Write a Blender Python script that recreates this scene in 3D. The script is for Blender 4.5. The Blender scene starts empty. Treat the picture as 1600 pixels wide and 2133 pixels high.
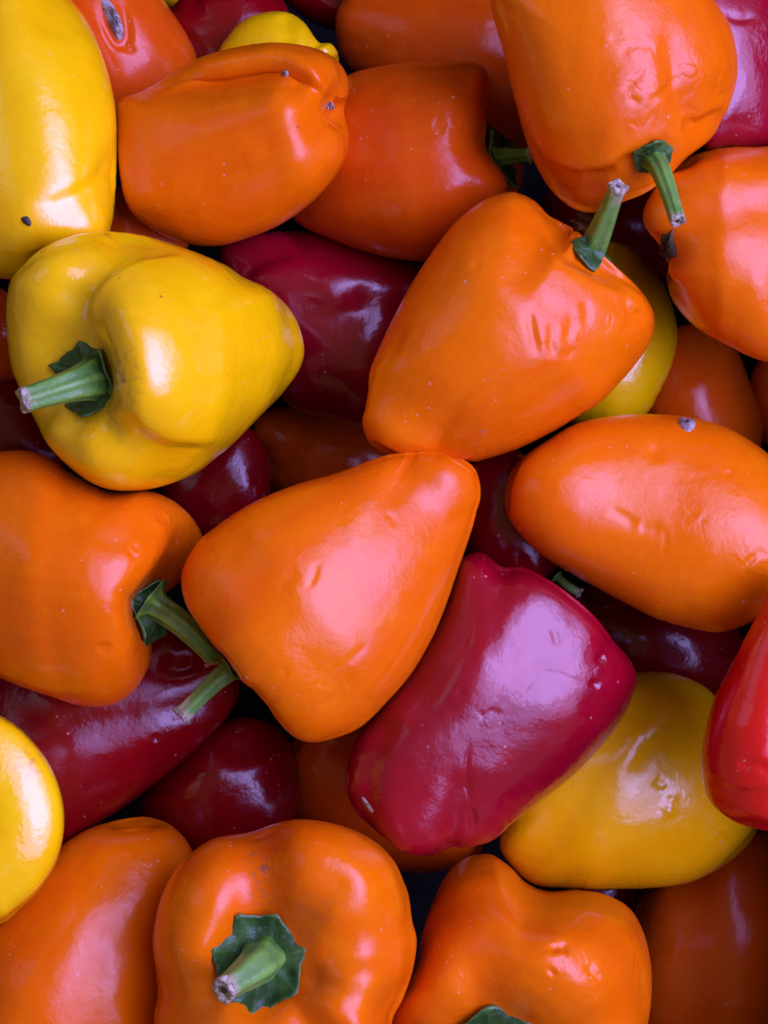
import bpy, bmesh, math, random
import numpy as np
from mathutils import Vector
from mathutils.bvhtree import BVHTree

# ------------------------------------------------------------------ camera
sc = bpy.context.scene
PXM = 0.21 / 1600.0          # metres per photo pixel at the top of the pile
DIST = 0.52                  # camera height above the top of the pile
cam = bpy.data.cameras.new('camera')
cam_o = bpy.data.objects.new('camera', cam)
sc.collection.objects.link(cam_o)
cam_o.location = (0, 0, DIST)
cam.sensor_fit = 'VERTICAL'
cam.angle = 2 * math.atan(2133 * PXM / 2 / DIST)
cam.clip_start = 0.01
cam.clip_end = 50
sc.camera = cam_o

# ------------------------------------------------------------------ world, lamps, exposure
w = bpy.data.worlds.new('World')
sc.world = w
w.use_nodes = True
w.node_tree.nodes['Background'].inputs[0].default_value = (1.0, 0.74, 0.46, 1)
w.node_tree.nodes['Background'].inputs[1].default_value = 0.22


def area_lamp(name, loc, target, sx, sy, power, col):
    l = bpy.data.lights.new(name, 'AREA')
    l.shape = 'ELLIPSE'
    l.size, l.size_y = sx, sy
    l.energy = power
    l.color = col
    o = bpy.data.objects.new(name, l)
    sc.collection.objects.link(o)
    o.location = loc
    o.rotation_euler = (Vector(target) - Vector(loc)).to_track_quat('-Z', 'Y').to_euler()
    return o


area_lamp('daylight_opening', (1.05, 0.22, 1.2), (0, 0, 0), 2.7, 1.8, 66, (0.37, 0.345, 1.0))
area_lamp('daylight_opening', (1.08, 0.24, 1.24), (0, 0, 0), 1.7, 1.0, 40, (0.37, 0.345, 1.0))
area_lamp('daylight_opening', (-1.5, 0.9, 1.1), (0, 0, 0), 0.8, 1.2, 2, (0.5, 0.55, 1.0))

sc.view_settings.view_transform = 'Standard'
sc.view_settings.look = 'None'
sc.view_settings.exposure = -0.1
sc.view_settings.gamma = 1.0
sc.view_settings.use_curve_mapping = False
sc.render.engine = 'CYCLES'
sc.cycles.max_bounces = 5
sc.cycles.diffuse_bounces = 2

# ------------------------------------------------------------------ materials
def N(nt, t, **kw):
    n = nt.nodes.new(t)
    for k, v in kw.items():
        if k.startswith('i_'):
            n.inputs[k[2:].replace('_', ' ')].default_value = v
        else:
            setattr(n, k, v)
    return n


def noise(nt, vec, scale, detail=3, rough=0.55, dist=0.0):
    n = N(nt, 'ShaderNodeTexNoise')
    n.inputs['Scale'].default_value = scale
    n.inputs['Detail'].default_value = detail
    n.inputs['Roughness'].default_value = rough
    n.inputs['Distortion'].default_value = dist
    nt.links.new(vec, n.inputs['Vector'])
    return n.outputs['Fac']


def mrange(nt, v, a, b, c, d):
    n = N(nt, 'ShaderNodeMapRange')
    n.clamp = True
    n.interpolation_type = 'SMOOTHSTEP'
    n.inputs[1].default_value, n.inputs[2].default_value = a, b
    n.inputs[3].default_value, n.inputs[4].default_value = c, d
    nt.links.new(v, n.inputs[0])
    return n.outputs[0]


def math_n(nt, op, a, b):
    n = N(nt, 'ShaderNodeMath', operation=op)
    for i, v in enumerate((a, b)):
        if isinstance(v, (int, float)):
            n.inputs[i].default_value = v
        else:
            nt.links.new(v, n.inputs[i])
    return n.outputs[0]


def mixc(nt, f, a, b):
    n = N(nt, 'ShaderNodeMix', data_type='RGBA')
    if isinstance(f, (int, float)):
        n.inputs[0].default_value = f
    else:
        nt.links.new(f, n.inputs[0])
    for i, v in ((6, a), (7, b)):
        if isinstance(v, tuple):
            n.inputs[i].default_value = (*v, 1)
        else:
            nt.links.new(v, n.inputs[i])
    return n.outputs[2]


def attr(nt, name):
    n = N(nt, 'ShaderNodeAttribute', attribute_name=name)
    return n.outputs['Fac']


def skin_mat(name, c1, c2, c3, c4, rough=0.21, coat=0.0, spec=0.35):
    """pepper skin: c1 main, c2 slow variation, c3 rarer patches"""
    m = bpy.data.materials.new(name)
    m.use_nodes = True
    nt = m.node_tree
    p = nt.nodes['Principled BSDF']
    tc = N(nt, 'ShaderNodeTexCoord').outputs['Object']
    oi = N(nt, 'ShaderNodeObjectInfo')
    add = N(nt, 'ShaderNodeVectorMath', operation='MULTIPLY_ADD')
    nt.links.new(oi.outputs['Random'], add.inputs[0])
    add.inputs[1].default_value = (7.3, 3.1, 5.7)
    nt.links.new(tc, add.inputs[2])
    v = add.outputs[0]
    big = noise(nt, v, 22, 2)
    mid = noise(nt, v, 60, 4, 0.6)
    col = mixc(nt, mrange(nt, big, 0.36, 0.66, 0, 1), c1, c2)
    col = mixc(nt, mrange(nt, mid, 0.56, 0.78, 0, 0.55), col, c3)
    # lengthwise streaks and slow ripening patches
    gn = N(nt, 'ShaderNodeAttribute', attribute_name='skin_grain').outputs['Vector']
    streak = noise(nt, gn, 9, 4, 0.62, 0.3)
    col = mixc(nt, mrange(nt, streak, 0.42, 0.72, 0, 0.22), col, c3)
    col = mixc(nt, mrange(nt, noise(nt, gn, 26, 3, 0.6), 0.5, 0.75, 0, 0.2), col, c2)
    col = mixc(nt, mrange(nt, noise(nt, gn, 1.3, 2, 0.5), 0.52, 0.72, 0, 0.6), col, c4)
    # faint fleck and small pale / dark specks
    fine = noise(nt, v, 420, 3, 0.6)
    col = mixc(nt, mrange(nt, fine, 0.35, 0.75, 0.0, 0.22), col, c2)
    sp = N(nt, 'ShaderNodeTexVoronoi')
    sp.inputs['Scale'].default_value = 210
    nt.links.new(v, sp.inputs['Vector'])
    rnd = N(nt, 'ShaderNodeSeparateColor')
    nt.links.new(sp.outputs['Color'], rnd.inputs[0])
    dot = mrange(nt, sp.outputs['Distance'], 0.05, 0.14, 1, 0)
    pale = math_n(nt, 'MULTIPLY', dot, mrange(nt, rnd.outputs[0], 0.975, 0.982, 0, 0.5))
    dark = math_n(nt, 'MULTIPLY', dot, mrange(nt, rnd.outputs[1], 0.965, 0.975, 0, 0.65))
    col = mixc(nt, pale, col, (0.75, 0.6, 0.5))
    col = mixc(nt, dark, col, (0.10, 0.03, 0.015))
    sp2 = N(nt, 'ShaderNodeTexVoronoi')
    sp2.inputs['Scale'].default_value = 620
    nt.links.new(v, sp2.inputs['Vector'])
    rn2 = N(nt, 'ShaderNodeSeparateColor')
    nt.links.new(sp2.outputs['Color'], rn2.inputs[0])
    fleck = math_n(nt, 'MULTIPLY', mrange(nt, sp2.outputs['Distance'], 0.12, 0.3, 1, 0), mrange(nt, rn2.outputs[0], 0.95, 0.97, 0, 0.4))
    fleck = math_n(nt, 'MULTIPLY', fleck, mrange(nt, noise(nt, v, 35, 2), 0.45, 0.6, 0, 1))
    col = mixc(nt, fleck, col, (0.8, 0.55, 0.42))
    # corky brown rubbing
    ck = noise(nt, v, 520, 3, 0.7)
    ckm = math_n(nt, 'MULTIPLY', mrange(nt, ck, 0.50, 0.60, 0, 1), attr(nt, 'cork'))
    col = mixc(nt, ckm, col, (0.22, 0.085, 0.04))
    nt.links.new(col, p.inputs['Base Color'])
    sm = noise(nt, v, 75, 4, 0.65, 0.6)
    r = mrange(nt, sm, 0.35, 0.7, rough - 0.05, rough + 0.10)
    # dull, dusty scuffs
    scuff = math_n(nt, 'MULTIPLY', mrange(nt, noise(nt, v, 900, 3, 0.7), 0.58, 0.66, 0, 1), mrange(nt, noise(nt, v, 48, 3, 0.6), 0.54, 0.66, 0, 1))
    r = math_n(nt, 'ADD', r, math_n(nt, 'MULTIPLY', scuff, 0.22))
    r = math_n(nt, 'ADD', r, math_n(nt, 'MULTIPLY', ckm, 0.3))
    nt.links.new(r, p.inputs['Roughness'])
    p.inputs['IOR'].default_value = 1.48
    p.inputs['Specular IOR Level'].default_value = spec
    p.inputs['Coat Weight'].default_value = coat
    p.inputs['Coat Roughness'].default_value = 0.12
    # relief: slow unevenness, peel, wrinkles where the skin has dried
    b1 = N(nt, 'ShaderNodeBump')
    b1.inputs['Strength'].default_value = 0.5
    b1.inputs['Distance'].default_value = 0.0009
    nt.links.new(noise(nt, v, 110, 3, 0.5), b1.inputs['Height'])
    b2 = N(nt, 'ShaderNodeBump')
    b2.inputs['Strength'].default_value = 0.35
    b2.inputs['Distance'].default_value = 0.00012
    nt.links.new(noise(nt, v, 1100, 2, 0.5), b2.inputs['Height'])
    nt.links.new(b1.outputs[0], b2.inputs['Normal'])
    b3 = N(nt, 'ShaderNodeBump')
    b3.inputs['Strength'].default_value = 1.0
    b3.inputs['Distance'].default_value = 0.0005
    wn = noise(nt, v, 170, 2, 0.45, 0.7)
    nt.links.new(math_n(nt, 'MULTIPLY', mrange(nt, wn, 0.3, 0.7, 0, 1), attr(nt, 'wrinkle')), b3.inputs['Height'])
    nt.links.new(b2.outputs[0], b3.inputs['Normal'])
    nt.links.new(b3.outputs[0], p.inputs['Normal'])
    nt.links.new(b3.outputs[0], p.inputs['Coat Normal'])
    return m


MAT = {
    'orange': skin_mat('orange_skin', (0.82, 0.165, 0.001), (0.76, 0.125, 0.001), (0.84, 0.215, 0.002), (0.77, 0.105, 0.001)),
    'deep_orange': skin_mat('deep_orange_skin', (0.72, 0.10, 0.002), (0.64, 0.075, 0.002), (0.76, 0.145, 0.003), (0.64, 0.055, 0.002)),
    'yellow': skin_mat('yellow_skin', (0.94, 0.58, 0.001), (0.94, 0.52, 0.001), (0.92, 0.62, 0.002), (0.94, 0.49, 0.001), 0.2, 0.5, 0.6),
    'ochre': skin_mat('ochre_skin', (0.90, 0.47, 0.001), (0.88, 0.40, 0.001), (0.84, 0.52, 0.002), (0.86, 0.33, 0.001), 0.22, 0.4, 0.55),
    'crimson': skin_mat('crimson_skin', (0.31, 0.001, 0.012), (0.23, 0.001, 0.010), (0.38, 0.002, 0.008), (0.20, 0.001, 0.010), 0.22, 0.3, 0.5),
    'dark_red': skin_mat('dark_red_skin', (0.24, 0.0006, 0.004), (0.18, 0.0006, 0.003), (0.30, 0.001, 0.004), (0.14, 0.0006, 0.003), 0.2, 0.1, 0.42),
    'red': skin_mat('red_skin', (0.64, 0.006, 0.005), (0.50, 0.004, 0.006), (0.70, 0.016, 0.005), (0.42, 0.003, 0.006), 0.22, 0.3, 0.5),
}


def green_mat(name, stem):
    m = bpy.data.materials.new(name)
    m.use_nodes = True
    nt = m.node_tree
    p = nt.nodes['Principled BSDF']
    tc = N(nt, 'ShaderNodeTexCoord').outputs['Object']
    n1 = noise(nt, tc, 160, 4, 0.65)
    if stem:
        al = attr(nt, 'along')
        ar = attr(nt, 'ridge')
        c = mixc(nt, mrange(nt, n1, 0.3, 0.7, 0, 1), (0.06, 0.19, 0.012), (0.17, 0.37, 0.03))
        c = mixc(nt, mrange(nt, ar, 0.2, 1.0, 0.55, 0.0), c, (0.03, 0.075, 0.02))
        alj = math_n(nt, 'ADD', al, mrange(nt, n1, 0.3, 0.7, -0.12, 0.12))
        c = mixc(nt, mrange(nt, alj, 0.3, 0.8, 0, 0.5), c, (0.17, 0.38, 0.07))
        c = mixc(nt, mrange(nt, alj, 0.90, 1.02, 0, 0.9), c, (0.38, 0.32, 0.19))
    else:
        ar = attr(nt, 'ridge')
        c = mixc(nt, mrange(nt, n1, 0.3, 0.7, 0, 1), (0.014, 0.048, 0.007), (0.045, 0.13, 0.018))
        c = mixc(nt, mrange(nt, ar, 0.3, 1.0, 0, 0.6), c, (0.11, 0.22, 0.05))
        n2 = noise(nt, tc, 500, 2)
        c = mixc(nt, mrange(nt, n2, 0.64, 0.72, 0, 0.45), c, (0.16, 0.17, 0.12))
    nt.links.new(c, p.inputs['Base Color'])
    p.inputs['Roughness'].default_value = 0.42
    b = N(nt, 'ShaderNodeBump')
    b.inputs['Strength'].default_value = 0.6
    b.inputs['Distance'].default_value = 0.0006
    nt.links.new(noise(nt, tc, 420, 4, 0.6), b.inputs['Height'])
    nt.links.new(b.outputs[0], p.inputs['Normal'])
    return m


def plain_mat(name, c1, c2, scale, rough=0.7):
    m = bpy.data.materials.new(name)
    m.use_nodes = True
    nt = m.node_tree
    p = nt.nodes['Principled BSDF']
    tc = N(nt, 'ShaderNodeTexCoord').outputs['Object']
    n1 = noise(nt, tc, scale, 4, 0.65)
    nt.links.new(mixc(nt, mrange(nt, n1, 0.35, 0.65, 0, 1), c1, c2), p.inputs['Base Color'])
    p.inputs['Roughness'].default_value = rough
    b = N(nt, 'ShaderNodeBump')
    b.inputs['Strength'].default_value = 0.8
    b.inputs['Distance'].default_value = 0.0006
    nt.links.new(n1, b.inputs['Height'])
    nt.links.new(b.outputs[0], p.inputs['Normal'])
    return m


M_STEM = green_mat('pepper_stem_green', True)
M_CALYX = green_mat('pepper_calyx_green', False)
M_CUT = plain_mat('dried_cut_end', (0.55, 0.48, 0.34), (0.18, 0.13, 0.08), 700)
M_PITH = plain_mat('dark_pith', (0.03, 0.025, 0.022), (0.08, 0.06, 0.05), 900)
M_SCAR = plain_mat('corky_scar', (0.20, 0.09, 0.05), (0.42, 0.36, 0.34), 420)
M_DRY = plain_mat('dried_calyx_brown', (0.11, 0.06, 0.025), (0.05, 0.035, 0.02), 300)
M_CRATE = plain_mat('black_crate_plastic', (0.010, 0.009, 0.009), (0.006, 0.005, 0.005), 60)
M_CRATE.node_tree.nodes['Principled BSDF'].inputs['Specular IOR Level'].default_value = 0.15

# ------------------------------------------------------------------ pepper shape (all in photo pixels, y up, z to the viewer)
def crom(P, n, closed=True):
    P = np.asarray(P, float)
    m = len(P)
    out = []
    segs = m if closed else m - 1
    for i in range(segs):
        if closed:
            p0, p1, p2, p3 = P[i - 1], P[i], P[(i + 1) % m], P[(i + 2) % m]
        else:
            p0, p1, p2, p3 = P[max(i - 1, 0)], P[i], P[i + 1], P[min(i + 2, m - 1)]
        for t in np.linspace(0, 1, n, endpoint=False):
            out.append(0.5 * ((2 * p1) + (-p0 + p2) * t + (2 * p0 - 5 * p1 + 4 * p2 - p3) * t * t + (-p0 + 3 * p1 - 3 * p2 + p3) * t ** 3))
    if not closed:
        out.append(P[-1])
    return np.array(out)


def smoothstep(a, b, x):
    t = np.clip((x - a) / (b - a), 0, 1)
    return t * t * (3 - 2 * t)


def grid_normals(V, ns, nth):
    """vertex normals of the (ns rings, nth around) grid"""
    G = V.reshape(ns, nth, 3)
    dth = np.roll(G, -1, 1) - np.roll(G, 1, 1)
    ds = np.empty_like(G)
    ds[1:-1] = G[2:] - G[:-2]
    ds[0] = G[1] - np.roll(G[1], nth // 2, 0)
    ds[-1] = np.roll(G[-2], nth // 2, 0) - G[-2]
    dth[0] = dth[1]
    dth[-1] = dth[-2]
    n = np.cross(dth, ds)
    n /= (np.linalg.norm(n, axis=2, keepdims=True) + 1e-9)
    c = G.mean((0, 1))
    if ((G - c) * n).sum() < 0:
        n = -n
    return n.reshape(-1, 3)


def poly_cov(P):
    """centroid and covariance of the filled polygon"""
    x, y = P[:, 0], P[:, 1]
    x1, y1 = np.roll(x, -1), np.roll(y, -1)
    cr = x * y1 - x1 * y
    A = cr.sum() / 2
    cx = ((x + x1) * cr).sum() / (6 * A)
    cy = ((y + y1) * cr).sum() / (6 * A)
    xx = ((x * x + x * x1 + x1 * x1) * cr).sum() / (12 * A) - cx * cx
    yy = ((y * y + y * y1 + y1 * y1) * cr).sum() / (12 * A) - cy * cy
    xy = ((x * y1 + 2 * x * y + 2 * x1 * y1 + x1 * y) * cr).sum() / (24 * A) - cx * cy
    return np.array([cx, cy]), np.array([[xx, xy], [xy, yy]])


def sqrtm2(S):
    wv, U = np.linalg.eigh(S)
    return U @ np.diag(np.sqrt(np.maximum(wv, 1e-9))) @ U.T


NB = 240
PHI = (np.arange(NB) + 0.5) / NB * 2 * np.pi - np.pi


def silhouette(XY, c):
    d = XY - c
    phi = np.arctan2(d[:, 1], d[:, 0])
    rho = np.hypot(d[:, 0], d[:, 1])
    b = np.clip(((phi + np.pi) / (2 * np.pi) * NB).astype(int), 0, NB - 1)
    R = np.zeros(NB)
    np.maximum.at(R, b, rho)
    for _ in range(4):
        z = R == 0
        R[z] = np.maximum(np.roll(R, 1), np.roll(R, -1))[z]
    R = np.maximum(R, 0.5 * (np.roll(R, 1) + np.roll(R, -1)))
    return R, phi, rho


def interp_phi(R, phi):
    x = (phi + np.pi) / (2 * np.pi) * NB - 0.5
    i = np.floor(x).astype(int)
    f = x - i
    return R[i % NB] * (1 - f) + R[(i + 1) % NB] * f


def pepper_shape(sp):
    rng = np.random.RandomState(sp.get('seed', 1))
    ns, nth = sp.get('res', (110, 150))
    L = sp.get('L', 1.25)
    dd = sp.get('dimple', 0.28)
    tr = sp.get('tip', 0.45)
    mid = sp.get('mid', 0.0)          # >0 puts the widest ring lower
    ctrl = [(0.0, 1 - dd), (0.10, 1 - dd), (0.26, 1 - dd * 0.75), (0.45, 1 - dd * 0.16), (0.62, 1.0), (0.82, 0.93), (0.96, 0.70),
            (1.0, 0.42), (0.99 + mid * .3, 0.15), (0.5 * (1 + tr) + 0.05 + mid, -0.35), (tr * 1.08 + mid, -0.72), (tr * 0.80, -0.91),
            (tr * 0.46, -0.99), (tr * 0.16, -0.97 - sp.get('nip', 0.0)), (0.0, -0.955 - sp.get('nip', 0.0))]
    prof = crom(ctrl, 24, closed=False)
    prof[:, 0] = np.maximum(prof[:, 0], 0)
    seg = np.hypot(*(np.diff(prof * [1, L], axis=0)).T)
    al = np.concatenate([[0], np.cumsum(seg)])
    s = np.linspace(0, 1, ns)
    r = np.interp(s * al[-1], al, prof[:, 0])
    z = np.interp(s * al[-1], al, prof[:, 1])
    r[0] = r[-1] = 1e-4
    th = np.linspace(0, 2 * np.pi, nth, endpoint=False)
    nl = sp.get('lobes', 3)
    jit = rng.uniform(-0.18, 0.18, nl)
    cuts = np.sort((np.arange(nl) + jit) / nl * 2 * np.pi)
    ext = np.concatenate([cuts, [cuts[0] + 2 * np.pi]])
    thm = np.mod(th - cuts[0], 2 * np.pi) + cuts[0]
    k = np.clip(np.searchsorted(ext, thm, 'right') - 1, 0, nl - 1)
    p = (thm - ext[k]) / (ext[k + 1] - ext[k]) * 2 - 1
    val = ((1 - np.cos(np.pi * p)) / 2) ** 2.0
    lob = 1 + rng.uniform(-0.05, 0.05, nl)[k] * (1 - val)
    g = sp.get('groove', 0.14)
    top = np.exp(-((z - 0.95) / 0.45) ** 2)
    bot = np.exp(-((z + 0.95) / 0.35) ** 2)
    G = g * (0.30 + 0.9 * top + sp.get('tipgroove', 0.0) * bot)
    inner = smoothstep(0.05, 0.5, r)
    rr = r[:, None] * lob[None] * (1 - G[:, None] * val[None] * inner[:, None])
    zz = z[:, None] - (g * 1.1 * np.exp(-((z - 1.0) / 0.22) ** 2) * smoothstep(0.15, 0.6, r))[:, None] * val[None] \
        + (g * 1.2 * sp.get('tipgroove', 0.0) * np.exp(-((z + 1) / 0.18) ** 2) * smoothstep(0.03, tr * .7, r))[:, None] * val[None]
    X = rr * np.cos(th)[None]
    Y = rr * np.sin(th)[None]
    Z = zz * L
    bend = sp.get('bend', 0.06)
    ba = rng.uniform(0, 6.28)
    X = X + bend * math.cos(ba) * Z ** 2
    Y = Y + bend * math.sin(ba) * Z ** 2
    V = np.stack([X, Y, Z], 2).reshape(-1, 3)
    sg = rng.uniform(0, 9)
    pc = np.stack([np.broadcast_to(np.cos(th)[None], X.shape) * smoothstep(0, .5, r)[:, None], np.broadcast_to(np.sin(th)[None], X.shape) * smoothstep(0, .5, r)[:, None], np.broadcast_to(s[:, None] * 0.5 + sg, X.shape)], 2).reshape(-1, 3)
    # soft unevenness
    na = sp.get('uneven', 0.022)
    for _ in range(7):
        f = rng.normal(0, 1.9, 3)
        V = V * (1 + na * 0.55 * np.sin(V @ f + rng.uniform(0, 6.28)))[:, None]
    # orient: local +Z is the stem end; axis = stem -> tip
    a = np.array(sp['axis'], float)
    a[1] = -a[1]
    a /= np.linalg.norm(a)
    zl = -a
    up = np.array([0, 0, 1.0]) if abs(a[2]) < 0.9 else np.array([0, 1.0, 0])
    xl = up - zl * up.dot(zl)
    xl /= np.linalg.norm(xl)
    yl = np.cross(zl, xl)
    ro = math.radians(sp.get('roll', 0))
    x2 = xl * math.cos(ro) + yl * math.sin(ro)
    y2 = np.cross(zl, x2)
    V = V @ np.stack([x2, y2, zl])
    # outline of the pepper as it lies
    T = crom(sp['outline'], 8)
    T[:, 1] *= -1
    if ((T[:, 0] * np.roll(T[:, 1], -1) - np.roll(T[:, 0], -1) * T[:, 1]).sum()) < 0:
        T = T[::-1]
    ct, St = poly_cov(T)
    c0 = V[:, :2].mean(0)
    for _ in range(2):
        R, _, _ = silhouette(V[:, :2], c0)
        S = np.stack([c0[0] + R * np.cos(PHI), c0[1] + R * np.sin(PHI)], 1)
        c0, Ss = poly_cov(S)
    h = sqrtm2(Ss)
    hi = np.linalg.inv(h)
    A = hi @ sqrtm2(h @ St @ h) @ hi
    XY = (V[:, :2] - c0) @ A.T + ct
    hz = (V[:, 2] - V[:, 2].mean()) * math.sqrt(abs(np.linalg.det(A))) * sp.get('depth', 1.0)
    dT = T - ct
    Rt = np.zeros(NB)
    ph = np.arctan2(dT[:, 1], dT[:, 0])
    o = np.argsort(ph)
    Rt = np.interp(PHI, ph[o], np.hypot(dT[:, 0], dT[:, 1])[o], period=2 * np.pi)
    for it in range(3):
        R, phi, rho = silhouette(XY, ct)
        ratio = Rt / np.maximum(R, 1e-6)
        q = np.clip(rho / interp_phi(R, phi), 0, 1)
        kf = 1 + (interp_phi(ratio, phi) - 1) * q ** (1.4 if it == 0 else 3)
        XY = ct + (XY - ct) * kf[:, None]
    V = np.column_stack([XY, hz])
    tx, ty = sp.get('tilt', (0, 0))
    V[:, 2] += tx * (V[:, 0] - ct[0]) - ty * (V[:, 1] - ct[1])
    # bring the stem pit / blossom end to where it sits
    for key, ring in (('pole', 0), ('tip_px', ns - 1)):
        if key in sp:
            P0 = V[ring * nth:(ring + 1) * nth].mean(0)
            tgt = np.array([sp[key][0], -sp[key][1]], float)
            size = math.sqrt(St[0, 0] + St[1, 1])
            d3 = np.linalg.norm(V - P0, axis=1)
            R, phi, rho = silhouette(V[:, :2], ct)
            q = np.clip(rho / interp_phi(R, phi), 0, 1)
            wgt = np.exp(-(d3 / (0.85 * size)) ** 2) * (1 - q ** 4)
            w0 = wgt[ring * nth:(ring + 1) * nth].mean()
            wgt = np.clip(wgt / max(w0, 0.2), 0, 1)
            V[:, :2] += wgt[:, None] * (tgt - P0[:2])
    # creases, ridges and dents: (points, depth, width on the left, width on the right)
    wr = np.zeros(len(V))
    ck = np.zeros(len(V))
    for dn in sp.get('dents', []):
        pts, dep, wl, wrr = dn
        nrm = grid_normals(V, ns, nth)
        P = crom([(x, -y) for x, y in pts], 10, closed=False) if len(pts) > 1 else np.array([(pts[0][0], -pts[0][1])] * 2, float)
        best = np.full(len(V), 1e9)
        sd = np.zeros(len(V))
        tt = np.zeros(len(V))
        for i in range(len(P) - 1):
            e = P[i + 1] - P[i]
            l2 = max(e @ e, 1e-9)
            u = np.clip(((V[:, :2] - P[i]) @ e) / l2, 0, 1)
            dv = V[:, :2] - (P[i] + u[:, None] * e)
            dd_ = np.hypot(dv[:, 0], dv[:, 1])
            m = dd_ < best
            best[m] = dd_[m]
            sd[m] = (e[0] * dv[:, 1] - e[1] * dv[:, 0])[m]
            tt[m] = (i + u[m]) / (len(P) - 1)
        width = np.where(sd > 0, wl, wrr)
        taper = smoothstep(0, 0.32, tt) * smoothstep(0, 0.32, 1 - tt) if len(pts) > 1 and not (wl >= 25 and wrr >= 25) else 1.0
        fr = smoothstep(-0.05, 0.25, nrm[:, 2])
        amt = dep * np.exp(-(best / width) ** 2) * taper * fr
        dirn = nrm.copy()
        if max(wl, wrr) > 25:
            dirn[:, 2] += 1.0
            dirn /= np.linalg.norm(dirn, axis=1, keepdims=True) + 1e-6
        V = V - dirn * amt[:, None]
    for (x, y, rad, st) in sp.get('wrinkle', []):
        wr = np.maximum(wr, st * np.exp(-(((V[:, 0] - x) ** 2 + (V[:, 1] + y) ** 2) / rad ** 2)))
    for (x, y, rx, ry, st) in sp.get('cork', []):
        ck = np.maximum(ck, st * np.exp(-(((V[:, 0] - x) / rx) ** 2 + ((V[:, 1] + y) / ry) ** 2)))
    wr[V[:, 2] < 0] = 0
    ck[V[:, 2] < 0] = 0
    return dict(pc=pc, V=V, ns=ns, nth=nth, wr=wr, ck=ck, a=a, ct=ct)


def grid_faces(ns, nth):
    i = np.arange(1, ns - 2)[:, None] * nth
    j = np.arange(nth)[None]
    j2 = (j + 1) % nth
    q = np.stack([i + j, i + j2, i + nth + j2, i + nth + j], 2).reshape(-1, 4)
    return q


# px space -> world
def to_world(V, zc):
    V = np.asarray(V, float)
    s = 1 - zc * PXM / DIST
    z = (zc + V[..., 2] * s) * PXM
    f = (DIST - z) / DIST
    return np.stack([(V[..., 0] - 800) * PXM * f, (V[..., 1] + 1066.5) * PXM * f, z], -1)


def mesh_obj(name, verts, faces, mat, parent, attrs=None, flip_to=None):
    me = bpy.data.meshes.new(name)
    me.from_pydata([tuple(v) for v in verts], [], [tuple(f) for f in faces])
    me.update()
    bm = bmesh.new()
    bm.from_mesh(me)
    bmesh.ops.recalc_face_normals(bm, faces=bm.faces)
    bm.to_mesh(me)
    bm.free()
    me.polygons.foreach_set('use_smooth', [True] * len(me.polygons))
    for k, v in (attrs or {}).items():
        at = me.attributes.new(k, 'FLOAT', 'POINT')
        at.data.foreach_set('value', np.asarray(v, np.float32))
    me.materials.append(mat)
    o = bpy.data.objects.new(name, me)
    sc.collection.objects.link(o)
    if parent is not None:
        o.parent = parent
    return o


def build_body(sh, zc, cen, mat, parent):
    ns, nth, V = sh['ns'], sh['nth'], sh['V']
    W = to_world(V, zc) - cen
    # poles as single vertices
    top = W[:nth].mean(0)
    bot = W[-nth:].mean(0)
    core = W[nth:-nth]
    verts = np.vstack([core, top, bot])
    n = len(core)
    q = grid_faces(ns, nth) - nth
    faces = [tuple(f) for f in q]
    for j in range(nth):
        j2 = (j + 1) % nth
        faces.append((n, j2, j))
        b = (ns - 3) * nth
        faces.append((n + 1, b + j, b + j2))
    at = {}
    for k, key in (('wrinkle', 'wr'), ('cork', 'ck')):
        at[k] = np.concatenate([sh[key][nth:-nth], [0, 0]])
    o = mesh_obj('body', verts, faces, mat, parent, at)
    pcv = np.vstack([sh['pc'][nth:-nth], sh['pc'][:nth].mean(0), sh['pc'][-nth:].mean(0)])
    av = o.data.attributes.new('skin_grain', 'FLOAT_VECTOR', 'POINT')
    av.data.foreach_set('vector', pcv.astype(np.float32).ravel())
    tri = BVHTree.FromPolygons([tuple(v) for v in verts], faces)
    return o, tri, top, bot


def frame_of(n):
    n = Vector(n).normalized()
    t = Vector((0, 0, 1)) if abs(n.z) < 0.9 else Vector((1, 0, 0))
    u = t.cross(n).normalized()
    return n, u, n.cross(u)


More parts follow.
